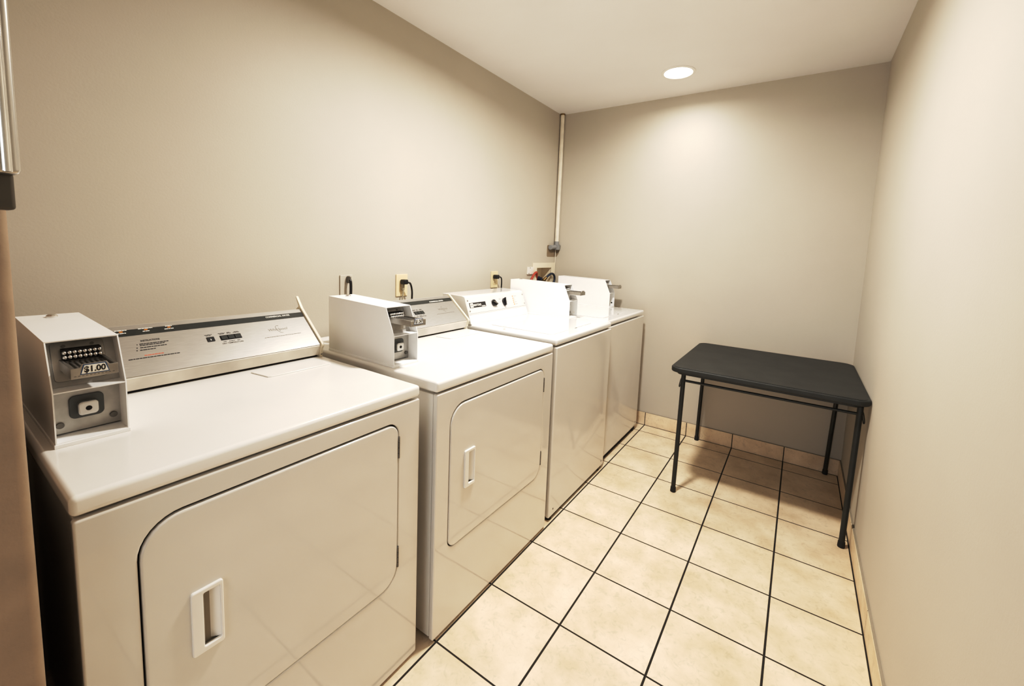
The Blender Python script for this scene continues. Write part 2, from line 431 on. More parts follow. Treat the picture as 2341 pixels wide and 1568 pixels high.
    if full_text:   # the near dryer keeps a thin upright fin at the rear tip of the cap
        cap[6:8] = [(tx + 0.008, tz + 0.005), (tx - 0.026, tz + 0.047), (tx - 0.030, tz + 0.047), (tx - 0.010, tz + 0.010), (tx - 0.030, tz - 0.004)]
    obj('end_cap', MB().prism_y(cap, ce - 0.010, ce, bevel=0.0018), 'cream_plastic', t, 'cream end cap on the right end of the console')
    obj('screw', MB().cyl((nx - 0.011, ce - 0.005, 0.903), (nx - 0.0045, ce - 0.005, 0.905), 0.0035, seg=12), 'steel_dark', t)
    pmx = frame_mtx(P0, (0, 1, 0), dv)         # u = world y, v = up the slope
    pan = obj('control_panel', MB().plate([[(cy0 + 0.001, 0.003), (ce - 0.0115, 0.003), (ce - 0.0115, PL - 0.001), (cy0 + 0.001, PL - 0.001)]], 0.0016, 0.0005, pmx), 'brushed_aluminium', t)
    pf = pmx @ Matrix.Translation((0, 0, 0.0016))
    ph = pmx @ Matrix.Translation((0, 0, 0.0022))
    obj('black_band', plain(cy0 + 0.001, ce - 0.0125, PL - 0.040, PL - 0.0175, pf), 'black_band', pan, 'black strip along the top of the panel')
    by = y0 + 0.3935                              # control block
    bt = MB()
    if full_text:
        bt.plate([rrect(by - 0.000, by + 0.020, 0.0835, 0.1015, 0.001, 3)], 0.0018, 0.0006, pf)
        obj('push_button', bt, 'black_plastic', pan, 'single square black push button')
        obj('button_light', plain(by + 0.0085, by + 0.0105, 0.087, 0.093, pf @ Matrix.Translation((0, 0, 0.0018))), 'ink_white', pan)
    bx = y0 + 0.429 if full_text else y0 + 0.424
    obj('button_bank', MB().plate([rrect(bx, bx + 0.060, 0.0825, 0.1020, 0.001, 3)], 0.0010, 0.0003, pf), 'black_plastic', pan, 'black bank of three rocker buttons')
    for k in range(3):
        obj('push_button', MB().plate([rrect(bx + 0.002 + 0.0195 * k, bx + 0.019 + 0.0195 * k, 0.085, 0.0995, 0.0015, 3)], 0.0022, 0.0008, pf @ Matrix.Translation((0, 0, 0.0008))), 'black_band', pan)
    # print
    lines('fine_print', pf, [(bx - 0.001, bx + 0.018, 0.1115), (bx + 0.002, bx + 0.017, 0.1085), (bx + 0.023, bx + 0.034, 0.1115), (bx + 0.023, bx + 0.036, 0.1085),
                    (bx + 0.044, bx + 0.056, 0.1115), (bx + 0.040, bx + 0.061, 0.1085), (bx + 0.004, bx + 0.014, 0.0762), (bx + 0.020, bx + 0.036, 0.0762), (bx + 0.043, bx + 0.052, 0.0762)], 'ink_black', pan, 0.0017)
    obj('lettering', MB().text('DRY TEMPERATURE', 0.0068, pf @ Matrix.Translation((bx + 0.029, 0.0685, 0)), bold=0.0001), 'ink_black', pan)
    if full_text:
        L0 = y0
        lines('fine_print', pf, [(by - 0.002, by + 0.018, 0.1112), (by + 0.001, by + 0.014, 0.1080)], 'ink_black', pan, 0.0017)
        obj('lettering', MB().text('INSTRUCTIONS', 0.0074, pf @ Matrix.Translation((L0 + 0.263, 0.1195, 0)), bold=0.00025, sx=0.82), 'ink_black', pan)
        lines('fine_print', pf, [(L0 + 0.231, L0 + 0.233, 0.1075), (L0 + 0.237, L0 + 0.302, 0.1085), (L0 + 0.237, L0 + 0.292, 0.1035),
                                      (L0 + 0.228, L0 + 0.231, 0.0960), (L0 + 0.236, L0 + 0.295, 0.0955), (L0 + 0.226, L0 + 0.229, 0.0870), (L0 + 0.234, L0 + 0.268, 0.0870),
                                      (L0 + 0.204, L0 + 0.318, 0.0592)], 'ink_black', pan, 0.0026)
        lines('fine_print', pf, [(L0 + 0.239, L0 + 0.281, 0.0672)], 'ink_red', pan, 0.0030, 'red line of print under the instructions')
        rows = []
        for yc, a, b_ in ((0.3394, .013, .010), (0.3931, .016, .008), (0.4468, .008, .012)):
            yy = yc - 0.131 + y0
            rows += [(yy - a, yy + a, 0.1640), (yy - b_, yy + b_, 0.1535)]
            obj('indicator_light', MB().plate([rrect(yy - 0.004, yy + 0.004, 0.1572, 0.1605, 0.0012, 3)], 0.0007, 0.0, ph), 'amber', pan, 'small amber indicator')
        lines('fine_print', ph, rows, 'ink_white', pan, 0.0026)
        obj('lettering', MB().text('COMMERCIAL DRYER', 0.0094, ph @ Matrix.Translation((y0 + 0.630, 0.1570, 0)), bold=0.00018, sx=0.92), 'ink_white', pan)
        lx, lv = y0 + 0.607, 0.098
    else:
        obj('lettering', MB().text('COMMERCIAL DRYER', 0.0094, ph @ Matrix.Translation((y0 + 0.609, 0.1505, 0)), bold=0.00018, sx=1.06), 'ink_white', pan)
        lx, lv = y0 + 0.613, 0.096
    lg = MB().text('Whirlpool', 0.0155, pf @ Matrix.Translation((lx, lv, 0)), shear=0.15)
    # flourish round the middle of the brand name
    arc = [(lx + 0.006 + 0.0155 * cos(a) * 0.62 - 0.004 * sin(a), lv + 0.017 * sin(a)) for a in [radians(60 + 12 * k) for k in range(20)]]
    for (u0, v0), (u1, v1) in zip(arc, arc[1:]):
        dn = Vector((-(v1 - v0), u1 - u0)).normalized() * 0.0005
        lg.plate([[(u0 + dn.x, v0 + dn.y), (u0 - dn.x, v0 - dn.y), (u1 - dn.x, v1 - dn.y), (u1 + dn.x, v1 + dn.y)]], 0.0004, 0.0, pf)
    obj('brand_logo', lg, 'ink_grey', pan)
    lines('fine_print', pf, [(y0 + 0.553, y0 + 0.676, 0.068)], 'ink_grey', pan, 0.0018)
    obj('underside_shade', MB().box(0.09, xf - 0.05, y0 + 0.02, y1 - 0.02, 0.0, 0.014), 'dark_gap', t, 'dark block put in for the shade under the cabinet')  # no real base: near-black filler painting the shade below the dryer
    for yy in (y0 + 0.05, y1 - 0.05):
        for xx in (0.14, xf - 0.09):
            obj('foot', MB().cyl((xx, yy, 0), (xx, yy, 0.016), 0.02, 0.016, seg=16), 'rubber', t)
    return t

dryer(0.131, 0.8695, 0.840, 0.268, 'white front-loading clothes dryer nearest the doorway, long silver console behind the $1.00 coin box', (0.2075, 0.789, 0.303, 0.805), True)
dryer(0.918, 1.657, 0.862, 1.046, 'white front-loading clothes dryer with the $1.50 coin box, beside the washing machines', (0.982, 1.583, 0.297, 0.798), False)

def washer(y0, y1, xf, zbot, cy1, label):
    t = thing('washing_machine', label, 'washing machine', ((xf + 0.08) / 2, (y0 + y1) / 2, 0), 'white top-loading washers')
    zt = 0.905
    obj('cabinet', MB().box(0.09, xf - 0.014, y0 + 0.004, y1 - 0.004, zbot + 0.004, 0.864, bevel=0.004)
        .box(0.10, xf - 0.040, y0 + 0.020, y1 - 0.020, 0.85, 0.874), 'enamel_washer', t)
    fp = MB().plate([rrect(y0 + 0.001, y1 - 0.001, zbot, 0.866, 0.006, 3)], 0.022, 0.007, face_x(xf - 0.022))
    front = obj('front_panel', fp, 'enamel_white', t)
    for yy in (y0 + 0.04, y1 - 0.04):
        obj('screw', MB().cyl((xf - 0.001, yy, zbot + 0.035), (xf + 0.0016, yy, zbot + 0.035), 0.0042, seg=14), 'steel_dark', t)
    top = obj('top', MB().box(0.05, xf - 0.002, y0 - 0.001, y1 + 0.001, 0.8725, zt, bevel=0.011, seg=4), 'enamel_washer', t)
    lm = frame_mtx((0, 0, zt), (0, 1, 0), (-1, 0, 0))
    lid = obj('lid', MB().plate([rrect(y0 + 0.075, y1 - 0.125, -(xf - 0.070), -(xf - 0.455), 0.03, 6)], 0.0032, 0.0014, lm), 'enamel_washer', t)
    obj('lid_bumper', MB().box(xf - 0.074, xf - 0.067, y0 + 0.325, y0 + 0.345, zt, zt + 0.0022, bevel=0.0006), 'steel_dark', lid, 'small dark finger notch on the lid edge')
    # console
    b0 = Vector((0.338 if xf > 0.84 else 0.318, 0, zt)); b1 = b0 + Vector((-0.053, 0, 0.143))
    dv = (b1 - b0).normalized(); PL = (b1 - b0).length
    cy0 = y0 - 0.002
    prof = [(b0.x, zt - 0.0005), (b1.x, b1.z), (b1.x - 0.02, b1.z + 0.005), (b1.x - 0.16, b1.z + 0.008), (b1.x - 0.16, zt - 0.0005)]
    obj('console_housing', MB().prism_y(prof, cy0, cy1, bevel=0.0025, seg=3), 'enamel_washer', t)
    pmx = frame_mtx(b0, (0, 1, 0), dv)
    pan = obj('control_panel', MB().plate([rrect(cy0 + 0.004, cy1 - 0.004, 0.052, PL - 0.004, 0.002, 3)], 0.0016, 0.0005, pmx), 'washer_panel', t)
    pf = pmx @ Matrix.Translation((0, 0, 0.0016)); pg = pmx @ Matrix.Translation((0, 0, 0.0026))
    obj('groove', MB().plate([[(cy0 + 0.005, 0.0575), (cy1 - 0.005, 0.0575), (cy1 - 0.005, 0.0588), (cy0 + 0.005, 0.0588)]], 0.0003, 0.0, pf), 'ink_grey', pan)
    # badge
    ba = y0 + 0.0185; bb = y0 + 0.159
    obj('brand_badge', plain(ba, bb, 0.0885, 0.1165, pf, 0.0010), 'ink_black', pan, 'black name badge')
    lg = plain(ba + 0.006, ba + 0.030, 0.0905, 0.1135, pg)
    lg.text('MAYTAG', 0.0165, pg @ Matrix.Translation((ba + 0.066, 0.1015, 0)), bold=0.0004, sx=0.98)
    lg.text('COMMERCIAL', 0.0056, pg @ Matrix.Translation((ba + 0.118, 0.0925, 0)), bold=0.0003, sx=0.95)
    obj('brand_logo', lg, 'ink_white', pan)
    lm_ = MB()
    for k in range(4):
        lm_.plate([[(ba + 0.0115 + 0.0042 * k, 0.0965), (ba + 0.0135 + 0.0042 * k, 0.0965), (ba + 0.0125 + 0.0042 * k, 0.1085), (ba + 0.0105 + 0.0042 * k, 0.1085)]], 0.0005, 0.0, pg @ Matrix.Translation((0, 0, 0.0006)))
    obj('brand_emblem', lm_, 'ink_grey', pan)
    # pointer knobs
    for yc, vc, ang in ((y0 + 0.231, 0.1005, -25), (y0 + 0.335, 0.1010, -100)):
        km = MB(); a = radians(ang)
        pts = []
        for k in range(24):
            th = 2 * pi * k / 24
            r = 0.0195 + 0.0085 * max(0.0, cos(th)) ** 6
            pts.append((yc + r * cos(th + a), vc + r * sin(th + a)))
        km.plate([pts], 0.010, 0.003, pf)
        km.box(-0.022, 0.024, -0.0045, 0.0045, 0.0, 0.011, bevel=0.002, mtx=pf @ Matrix.Translation((yc, vc, 0.008)) @ Matrix.Rotation(a, 4, 'Z'))
        kn = obj('knob', km, 'black_plastic', pan)
        obj('pointer_line', MB().box(-0.015, 0.022, -0.0012, 0.0012, 0.0, 0.0008, mtx=pf @ Matrix.Translation((yc, vc, 0.019)) @ Matrix.Rotation(a, 4, 'Z')), 'chrome', pan, 'bright line across the black knob')
    rows = [(y0 + .205, y0 + .216, .113), (y0 + .244, y0 + .254, .119), (y0 + .236, y0 + .250, .0755), (y0 + .290, y0 + .308, .1215), (y0 + .290, y0 + .308, .1165),
            (y0 + .290, y0 + .305, .101), (y0 + .372, y0 + .377, .1), (y0 + .350, y0 + .366, .0815), (y0 + .325, y0 + .335, .0755), (y0 + .325, y0 + .335, .0715)]
    rows += [(y0 + .442, y0 + a, v) for a, v in ((.474, .1262), (.458, .1135), (.458, .101), (.466, .0885), (.470, .076))]
    lines('fine_print', pf, rows, 'ink_grey', pan, 0.0015)
    for v in (.1262, .1135, .101, .0885, .076):
        obj('indicator_light', MB().plate([rrect(y0 + 0.4305, y0 + 0.4375, v - 0.0038, v + 0.0038, 0.0015, 3)], 0.0012, 0.0003, pf), 'amber', pan, 'small amber indicator')
    for yy in (y0 + 0.012, cy1 - 0.014):
        for v in (0.072, 0.1305):
            obj('screw', MB().cyl(pf @ Vector((yy, v, 0)), pf @ Vector((yy, v, 0.0018)), 0.0042, seg=12), 'steel_dull', pan)
    obj('underside_shade', MB().box(0.10, xf - 0.012, y0 + 0.018, y1 - 0.012, 0.0, zbot + 0.006), 'dark_gap', t, 'dark block put in for the shade under the cabinet')  # near-black filler added to keep the gap below the washer in shade
    for yy in (y0 + 0.03, y1 - 0.06):
        for xx in (0.16, xf - 0.022):
            obj('foot', MB().cyl((xx, yy, 0), (xx, yy, zbot + 0.006), 0.018, 0.014, seg=16), 'rubber', t)
    return t

washer(1.702, 2.381, 0.856, 0.017, 2.262, 'white top-loading washing machine beside the second dryer, control panel with black name badge in view')
washer(2.392, 3.085, 0.832, 0.030, 2.98, 'white top-loading washing machine in the far corner against the back wall')

# ------------------------------------------------------------------ coin boxes
def coin_box(xf, yc, zb, slide, price, label, w=0.108, lidlock=True, short=0.38, knockout=False):
    t = thing('coin_box', label, 'coin box', (xf - 0.19, yc, zb), 'coin boxes on the machines')
    y0, y1 = yc - w / 2, yc + w / 2; s = 0.0022
    xb = xf - short
    zsh, ztop, zbk = zb + 0.1085, zb + 0.2035, zb + 0.2125
    xt = xf - 0.043
    z0 = zb + 0.007
    side = [(xf, z0), (xf, zsh), (xt, ztop), (xb, zbk), (xb, z0)]
    hb = MB()
    hb.prism_y(side, y0, y0 + s); hb.prism_y(side, y1 - s, y1)
    hb.prism_y([(xt + 0.001, ztop), (xb, zbk), (xb, zbk - s), (xt + 0.0005, ztop - s)], y0 + s * 0.2, y1 - s * 0.2)
    hb.box(xb, xf - 0.001, y0 + s, y1 - s, z0, z0 + s)
    hb.box(xb, xb + s, y0 + s, y1 - s, z0, zbk - s)
    hb.box(xf - 0.075, xf - 0.0005, y0 + s, y1 - s, zsh - 0.0012, zsh + 0.0012)
    obj('housing', hb, 'coin_paint', t)
    obj('base_flange', MB().box(xb, xf + 0.002, y0 - 0.002, y1 + 0.002, zb, z0 + 0.0004, bevel=0.001), 'coin_paint', t)
    # upper bay: slanted zinc mounting plate with the coin-slide mechanism
    up = [(xf - 0.040, zsh + 0.001), (xf - 0.083, ztop - 0.003)]
    dv = (Vector((up[1][0], 0, up[1][1])) - Vector((up[0][0], 0, up[0][1])))
    ul = dv.length
    pm_ = frame_mtx((up[0][0], 0, up[0][1]), (0, 1, 0), dv)
    obj('mounting_plate', MB().plate([[(y0 + s, 0), (y1 - s, 0), (y1 - s, ul), (y0 + s, ul)]], 0.0015, 0.0, pm_), 'zinc_plate', t)
    pf = pm_ @ Matrix.Translation((0, 0, 0.0015))
    fp = obj('face_plate', MB().plate([rrect(yc - 0.043, yc + 0.036, 0.010, ul - 0.008, 0.007, 5)], 0.0024, 0.0008, pf), 'steel_dull', t)
    for k in range(2):
        obj('bolt', MB().cyl(pf @ Vector((yc - 0.024 + 0.042 * k, ul - 0.018, 0.002)), pf @ Vector((yc - 0.024 + 0.042 * k, ul - 0.018, 0.0045)), 0.0032, seg=12), 'steel_dark', fp)
    # eight coin stacks, two rows of polished tips, dark slots between
    zr = zb + 0.1665
    rk = MB().box(xf - 0.068, xf - 0.051, yc - 0.029, yc + 0.028, zr - 0.0065, zr + 0.0160)
    obj('slot_block', rk, 'dark_gap', t, 'dark coin slots of the slide')
    for r_ in range(2):
        for k in range(8):
            yy = yc - 0.0262 + 0.0074 * k
            obj('slot_tooth', MB().sphere((xf - 0.0515 + 0.0035 * (1 - r_), yy, zr + 0.0090 * r_ + 0.0005), 0.0043, 1.3, 0.86, 1.0, 14), 'chrome', t)
    # the sliding tray
    xs = xf + slide
    zs = zb + (0.160 if slide < 0.05 else 0.166)
    sw = 0.0335
    sl = MB().box(xf - 0.060, xs - 0.002, yc - sw + 0.003, yc + sw - 0.003, zs - 0.0165, zs - 0.009)
    for sg in (-1, 1):
        sl.box(xf - 0.060, xs - 0.001, yc + sg * (sw - 0.0025) - 0.0025, yc + sg * (sw - 0.0025) + 0.0025, zs - 0.0180, zs + 0.0015, bevel=0.0008)
    for k in range(8):
        sl.box(xf - 0.056, xs - 0.012, yc - 0.0272 + 0.0074 * k, yc - 0.0240 + 0.0074 * k, zs - 0.010, zs - 0.003)
    tr = obj('coin_slide', sl, 'steel_dull', t)
    fm = face_x(xs - 0.003)
    face = [(yc - sw, zs - 0.0190), (yc + sw, zs - 0.0190), (yc + sw, zs + 0.0015), (yc + 0.021, zs + 0.0015), (yc + 0.017, zs + 0.0085), (yc - 0.017, zs + 0.0085), (yc - 0.021, zs + 0.0015), (yc - sw, zs + 0.0015)]
    obj('slide_front', MB().plate([face], 0.003, 0.0007, fm), 'steel_dull', tr)
    tk = MB()
    for k in range(11):
        yy = yc - 0.029 + 0.0054 * k
        tk.box(xs - 0.0002, xs + 0.0003, yy, yy + 0.0030, zs - 0.0148, zs - 0.0136)
    obj('engraved_line', tk, 'steel_dark', tr)
    if price:
        lf = face_x(xs)
        trap = lambda e: [(yc - 0.0208 + e, zs - 0.0120 + e), (yc + 0.0208 - e, zs - 0.0120 + e), (yc + 0.0160 - e, zs + 0.0072 - e), (yc - 0.0160 + e, zs + 0.0072 - e)]
        pl = obj('price_label', MB().plate([trap(0)], 0.0005, 0.0, lf), 'label_blue', tr, 'blue-edged price label')
        obj('label_face', MB().plate([trap(0.0016)], 0.0003, 0.0, lf @ Matrix.Translation((0, 0, 0.0005))), 'label_white', tr, 'white face of the price label')
        obj('price_lettering', MB().text(price, 0.0158, lf @ Matrix.Translation((yc, zs - 0.0030, 0.0009)), bold=0.00045, sx=0.86), 'ink_black', tr)
    # lower bay: lock plate, dark collar, chrome lock, two bolts
    xl = xf - 0.047
    obj('lock_plate', MB().box(xl - 0.003, xl, y0 + s, y1 - s, zb + 0.012, zsh - 0.002), 'zinc_plate', t)
    lz = zb + 0.062
    obj('lock_collar', MB().plate([rrect(yc - 0.026, yc + 0.026, lz - 0.024, lz + 0.024, 0.010, 6)], 0.004, 0.0015, face_x(xl)), 'lock_recess', t, 'dark collar around the lock')
    lk = obj('lock', MB().plate([rrect(yc - 0.0155, yc + 0.0155, lz - 0.0160, lz + 0.0125, 0.007, 6)], 0.016, 0.0025, face_x(xl + 0.003)), 'lock_steel', t)
    obj('keyhole', MB().cyl((xl + 0.0185, yc, lz - 0.002), (xl + 0.0196, yc, lz - 0.002), 0.0048, seg=18), 'dark_gap', lk)
    for sg in (-1, 1):
        obj('bolt', MB().cyl((xl, yc + sg * 0.040, zb + 0.030), (xl + 0.005, yc + sg * 0.040, zb + 0.030), 0.0062, seg=14, bevel=0.001), 'steel_dark', t)
    if lidlock:
        xx = xb + 0.045
        obj('top_lock', MB().lathe([(0.0105, 0.0), (0.0105, 0.003), (0.0085, 0.0055), (0.006, 0.0075), (0.002, 0.008)], (xx, yc, zbk - 0.0012), 20), 'chrome', t)
    if knockout:
        obj('knockout_hole', MB().cyl((xf - 0.020, y1 - s - 0.0006, zb + 0.030), (xf - 0.020, y1 - s + 0.0002, zb + 0.030), 0.006, seg=16), 'label_white' if knockout == 1 else 'dark_gap', t, 'round punched hole in the side')
    return t

coin_box(0.600, 0.2065, 0.893, 0.040, '$1.00', 'white metal coin box priced $1.00 on the nearest dryer')
coin_box(0.640, 0.9885, 0.893, 0.060, '$1.50', 'white metal coin box priced $1.50 on the second dryer from the doorway')
coin_box(0.625, 2.3250, 0.905, 0.058, None, 'white metal coin box with pulled-out slide, beside the control panel with the black name badge', w=0.106, short=0.44, knockout=1)
coin_box(0.598, 3.0300, 0.905, 0.055, None, 'white metal coin box with pulled-out slide on the far corner washer', w=0.100, short=0.44, lidlock=False, knockout=2)

# ------------------------------------------------------------------ folding card table
TC = Vector((1.6438, 2.740, 0))
tb = thing('card_table', 'square black folding card table standing in the back right corner', 'table', TC)
hx, hy = 0.4250, 0.4150; ZT = 0.716
top = obj('tabletop', MB().plate([rrect(-hx, hx, -hy, hy, 0.052, 8)], 0.027, 0.006, Matrix.Translation((0, 0, ZT - 0.0285))), 'table_black', tb, local=True)
obj('top_skin', MB().plate([rrect(-hx + 0.012, hx - 0.012, -hy + 0.012, hy - 0.012, 0.042, 8)], 0.0018, 0.0006, Matrix.Translation((0, 0, ZT - 0.0016))), 'table_black', top, local=True)
obj('apron', MB().plate([rrect(-hx + 0.03, hx - 0.03, -hy + 0.03, hy - 0.03, 0.03, 6), rrect(-hx + 0.05, hx - 0.05, -hy + 0.05, hy - 0.05, 0.02, 6)], 0.014, 0.002, Matrix.Translation((0, 0, ZT - 0.0425))), 'tube_black', tb, local=True)
LEGS = {(-1, -1): ((1.278, 2.367), (1.284, 2.373)), (1, -1): ((2.029, 2.381), (2.036, 2.384)), (-1, 1): ((1.247, 3.163), (1.266, 3.112)), (1, 1): ((1.996, 3.165), (2.012, 3.112))}
ZL = ZT - 0.041
for (sx, sy), ((ax_, ay_), (cx_, cy_)) in LEGS.items():
    bx_, by_ = ax_ - TC.x, ay_ - TC.y; tx_, ty_ = cx_ - TC.x, cy_ - TC.y
    d_ = Vector((tx_ - bx_, ty_ - by_, ZL))
    lg = obj('leg', MB().cyl((bx_, by_, 0.012), (tx_, ty_, ZL), 0.0118, seg=16), 'tube_black', tb, local=True)
    obj('rubber_foot', MB().cyl((bx_, by_, 0.0), Vector((bx_, by_, 0.0)) + d_ * 0.045, 0.0150, 0.0138, seg=16, bevel=0.003), 'rubber', lg, local=True)
    obj('folding_catch', MB().tube([(tx_ + sx * 0.004, ty_, ZL - 0.005), (tx_ + sx * 0.014, ty_ - sy * 0.003, ZL - 0.035), (tx_ + sx * 0.020, ty_ - sy * 0.004, ZL - 0.068), (tx_ + sx * 0.017, ty_ - sy * 0.004, ZL - 0.075), (tx_ + sx * 0.010, ty_ - sy * 0.003, ZL - 0.04)], 0.0022, seg=8), 'tube_black', lg, local=True)
for sy in (-1, 1):
    p = [Vector((LEGS[(sx, sy)][1][0] - TC.x, LEGS[(sx, sy)][1][1] - TC.y, ZL - 0.036)) for sx in (-1, 1)]
    obj('crossbar', MB().cyl(p[0], p[1], 0.0068, seg=12), 'tube_black', tb, local=True)

# ------------------------------------------------------------------ outlets, cords
def outlet(y0, y1, z0, z1, label, m='ivory', blank=False):
    t = thing('wall_outlet', label, 'outlet', (0.0, (y0 + y1) / 2, (z0 + z1) / 2), 'electrical outlets on the left wall')
    yc = (y0 + y1) / 2; zc = (z0 + z1) / 2
    pl = obj('cover_plate', MB().plate([rrect(y0, y1, z0, z1, 0.003, 3)], 0.006, 0.0022, face_x(0.0)), m, t)
    for s in (() if blank else (1, -1)):
        r = obj('socket', MB().plate([rrect(yc - 0.0165, yc + 0.0165, zc + s * 0.0195 - 0.0135, zc + s * 0.0195 + 0.0135, 0.010, 5)], 0.002, 0.0008, face_x(0.006)), m, t)
        sl = MB()
        for q in (-1, 1):
            sl.box(0.0078, 0.0083, yc + q * 0.006 - 0.001, yc + q * 0.006 + 0.001, zc + s * 0.0195 - 0.003, zc + s * 0.0195 + 0.005)
        obj('socket_slot', sl, 'dark_gap', r)
    obj('screw', MB().cyl((0.0055, yc, zc), (0.0072, yc, zc), 0.003, seg=10), m, t)
    return t

outlet(1.4755, 1.5525, 1.040, 1.158, 'ivory wall outlet above the second dryer, with black and grey plugs in it')
outlet(2.2960, 2.3720, 1.042, 1.157, 'ivory wall outlet above the washer with the black name badge')
outlet(1.150, 1.215, 1.045, 1.163, 'wall-coloured outlet plate behind the rear end of the $1.50 coin box', 'wall_paint', True)

def cord(label, plug, path, r, m, plug_m=None, box=(0.030, 0.026, 0.026)):
    t = thing('power_cord', label, 'cord', plug, 'power cords plugged in along the left wall')
    x, y, z = plug
    obj('plug', MB().box(x, x + box[0], y - box[1] / 2, y + box[1] / 2, z - box[2] / 2, z + box[2] / 2, bevel=0.006, seg=3), plug_m or m, t)
    obj('cable', MB().tube(path, r), m, t)
    return t

cord('black power cord looping down from the upper socket behind the second dryer console', (0.0082, 1.512, 1.1185),
     [(0.032, 1.515, 1.1180), (0.045, 1.523, 1.1165), (0.050, 1.532, 1.1100), (0.050, 1.541, 1.088), (0.048, 1.547, 1.060), (0.045, 1.549, 1.02), (0.045, 1.549, 0.90)], 0.0050, 'black_plastic', box=(0.036, 0.028, 0.026))
cord('grey power cord hanging straight down from the lower socket behind the $1.50 coin box', (0.0082, 1.510, 1.092),
     [(0.020, 1.510, 1.084), (0.022, 1.508, 1.06), (0.020, 1.505, 1.03), (0.020, 1.503, 0.95)], 0.0038, 'grey_plug', box=(0.018, 0.016, 0.040))
cord('black power cord plugged in above the washer with the black name badge', (0.0082, 2.327, 1.1200),
     [(0.032, 2.330, 1.1210), (0.045, 2.342, 1.1200), (0.050, 2.352, 1.110), (0.050, 2.357, 1.085), (0.045, 2.362, 1.03), (0.045, 2.362, 0.93)], 0.0045, 'black_plastic', box=(0.034, 0.034, 0.028))
cord('short upright black cord behind the rear end of the $1.50 coin box', (0.0062, 1.186, 1.142),
     [(0.026, 1.187, 1.142), (0.032, 1.187, 1.130), (0.032, 1.188, 1.10), (0.030, 1.188, 1.05), (0.030, 1.188, 0.93)], 0.0065, 'black_plastic', plug_m='steel_dark', box=(0.026, 0.012, 0.034))

# ------------------------------------------------------------------ laundry supply box, hoses, pipe
y0, y1, z0, z1 = LBX
lb = thing('laundry_supply_box', 'cream recessed laundry water box in the left wall near the back corner', 'water box', (0, (y0 + y1) / 2, z0))
obj('frame', MB().plate([rrect(2.835, 3.186, 0.965, 1.2125, 0.003, 3), [(y0 + 0.003, z0 + 0.003), (y1 - 0.003, z0 + 0.003), (y1 - 0.003, z1 - 0.003), (y0 + 0.003, z1 - 0.003)]], 0.009, 0.002, face_x(0.0)), 'ivory_pale', lb)
ib = MB(); s = 0.003; xd = -0.092
ib.box(xd, xd + s, y0, y1, z0, z1).box(xd, 0.004, y0, y0 + s, z0, z1).box(xd, 0.004, y1 - s, y1, z0, z1).box(xd, 0.004, y0, y1, z0, z0 + s).box(xd, 0.004, y0, y1, z1 - s, z1)
obj('recess', ib, 'ivory_pale', lb)
obj('valve', MB().cyl((-0.045, 2.930, 1.078), (-0.045, 3.020, 1.078), 0.018, seg=16, bevel=0.004).box(-0.07, -0.02, 2.945, 3.000, 1.060, 1.100, bevel=0.006).cyl((-0.02, 2.975, 1.080), (0.006, 2.975, 1.080), 0.015, seg=12), 'navy_rubber', lb, 'dark blue valve body')
obj('valve_stem', MB().cyl((-0.03, 2.905, 1.077), (-0.03, 2.93, 1.079), 0.007, seg=12).cyl((-0.03, 3.02, 1.077), (-0.03, 3.035, 1.077), 0.009, seg=12), 'chrome', lb)
for yy in (2.905, 3.055):
    obj('tap', MB().cyl((-0.03, yy, 1.003), (-0.03, yy, 1.06), 0.010, seg=14).cyl((-0.04, yy, 1.055), (-0.005, yy, 1.062), 0.011, seg=14), 'brass', lb)
h = thing('water_hose', 'red rubber water hose arching out of the laundry box', 'hose', (0.03, 2.763, 1.07), 'water hoses from the laundry box')
obj('hose', MB().tube([(-0.010, 2.906, 1.060), (0.008, 2.890, 1.100), (0.022, 2.868, 1.132), (0.032, 2.838, 1.139), (0.033, 2.805, 1.122), (0.032, 2.778, 1.090), (0.03, 2.755, 1.050), (0.03, 2.735, 0.99)], 0.0088), 'red_rubber', h)
obj('coupling', MB().cyl((-0.010, 2.908, 1.045), (-0.010, 2.905, 1.068), 0.012, seg=14), 'brass', h)
h = thing('water_hose', 'dark blue rubber water hose curling over to the right of the laundry box', 'hose', (0.03, 3.14, 1.05), 'water hoses from the laundry box')
obj('hose', MB().tube([(0.012, 3.028, 1.083), (0.024, 3.052, 1.108), (0.030, 3.085, 1.122), (0.031, 3.118, 1.119), (0.031, 3.143, 1.098), (0.031, 3.146, 1.070), (0.031, 3.135, 1.045), (0.031, 3.122, 0.99)], 0.0092), 'navy_rubber', h)
obj('coupling', MB().cyl((0.000, 3.020, 1.068), (0.016, 3.036, 1.092), 0.0125, seg=14).cyl((-0.028, 3.024, 1.070), (0.003, 3.020, 1.070), 0.011, seg=14), 'brass', h)
bp_ = thing('blank_cover_plate', 'small white blank cover plate left of the laundry box', 'cover plate', (0, 2.79, 1.153))
obj('plate', MB().plate([rrect(2.752, 2.832, 1.124, 1.181, 0.002, 3)], 0.012, 0.002, face_x(0.0)), 'pale_plastic', bp_)
for yy, zz in ((2.782, 1.174), (2.766, 1.131)):
    obj('screw', MB().cyl((0.0115, yy, zz), (0.0132, yy, zz), 0.004, seg=10), 'steel_dark', bp_)

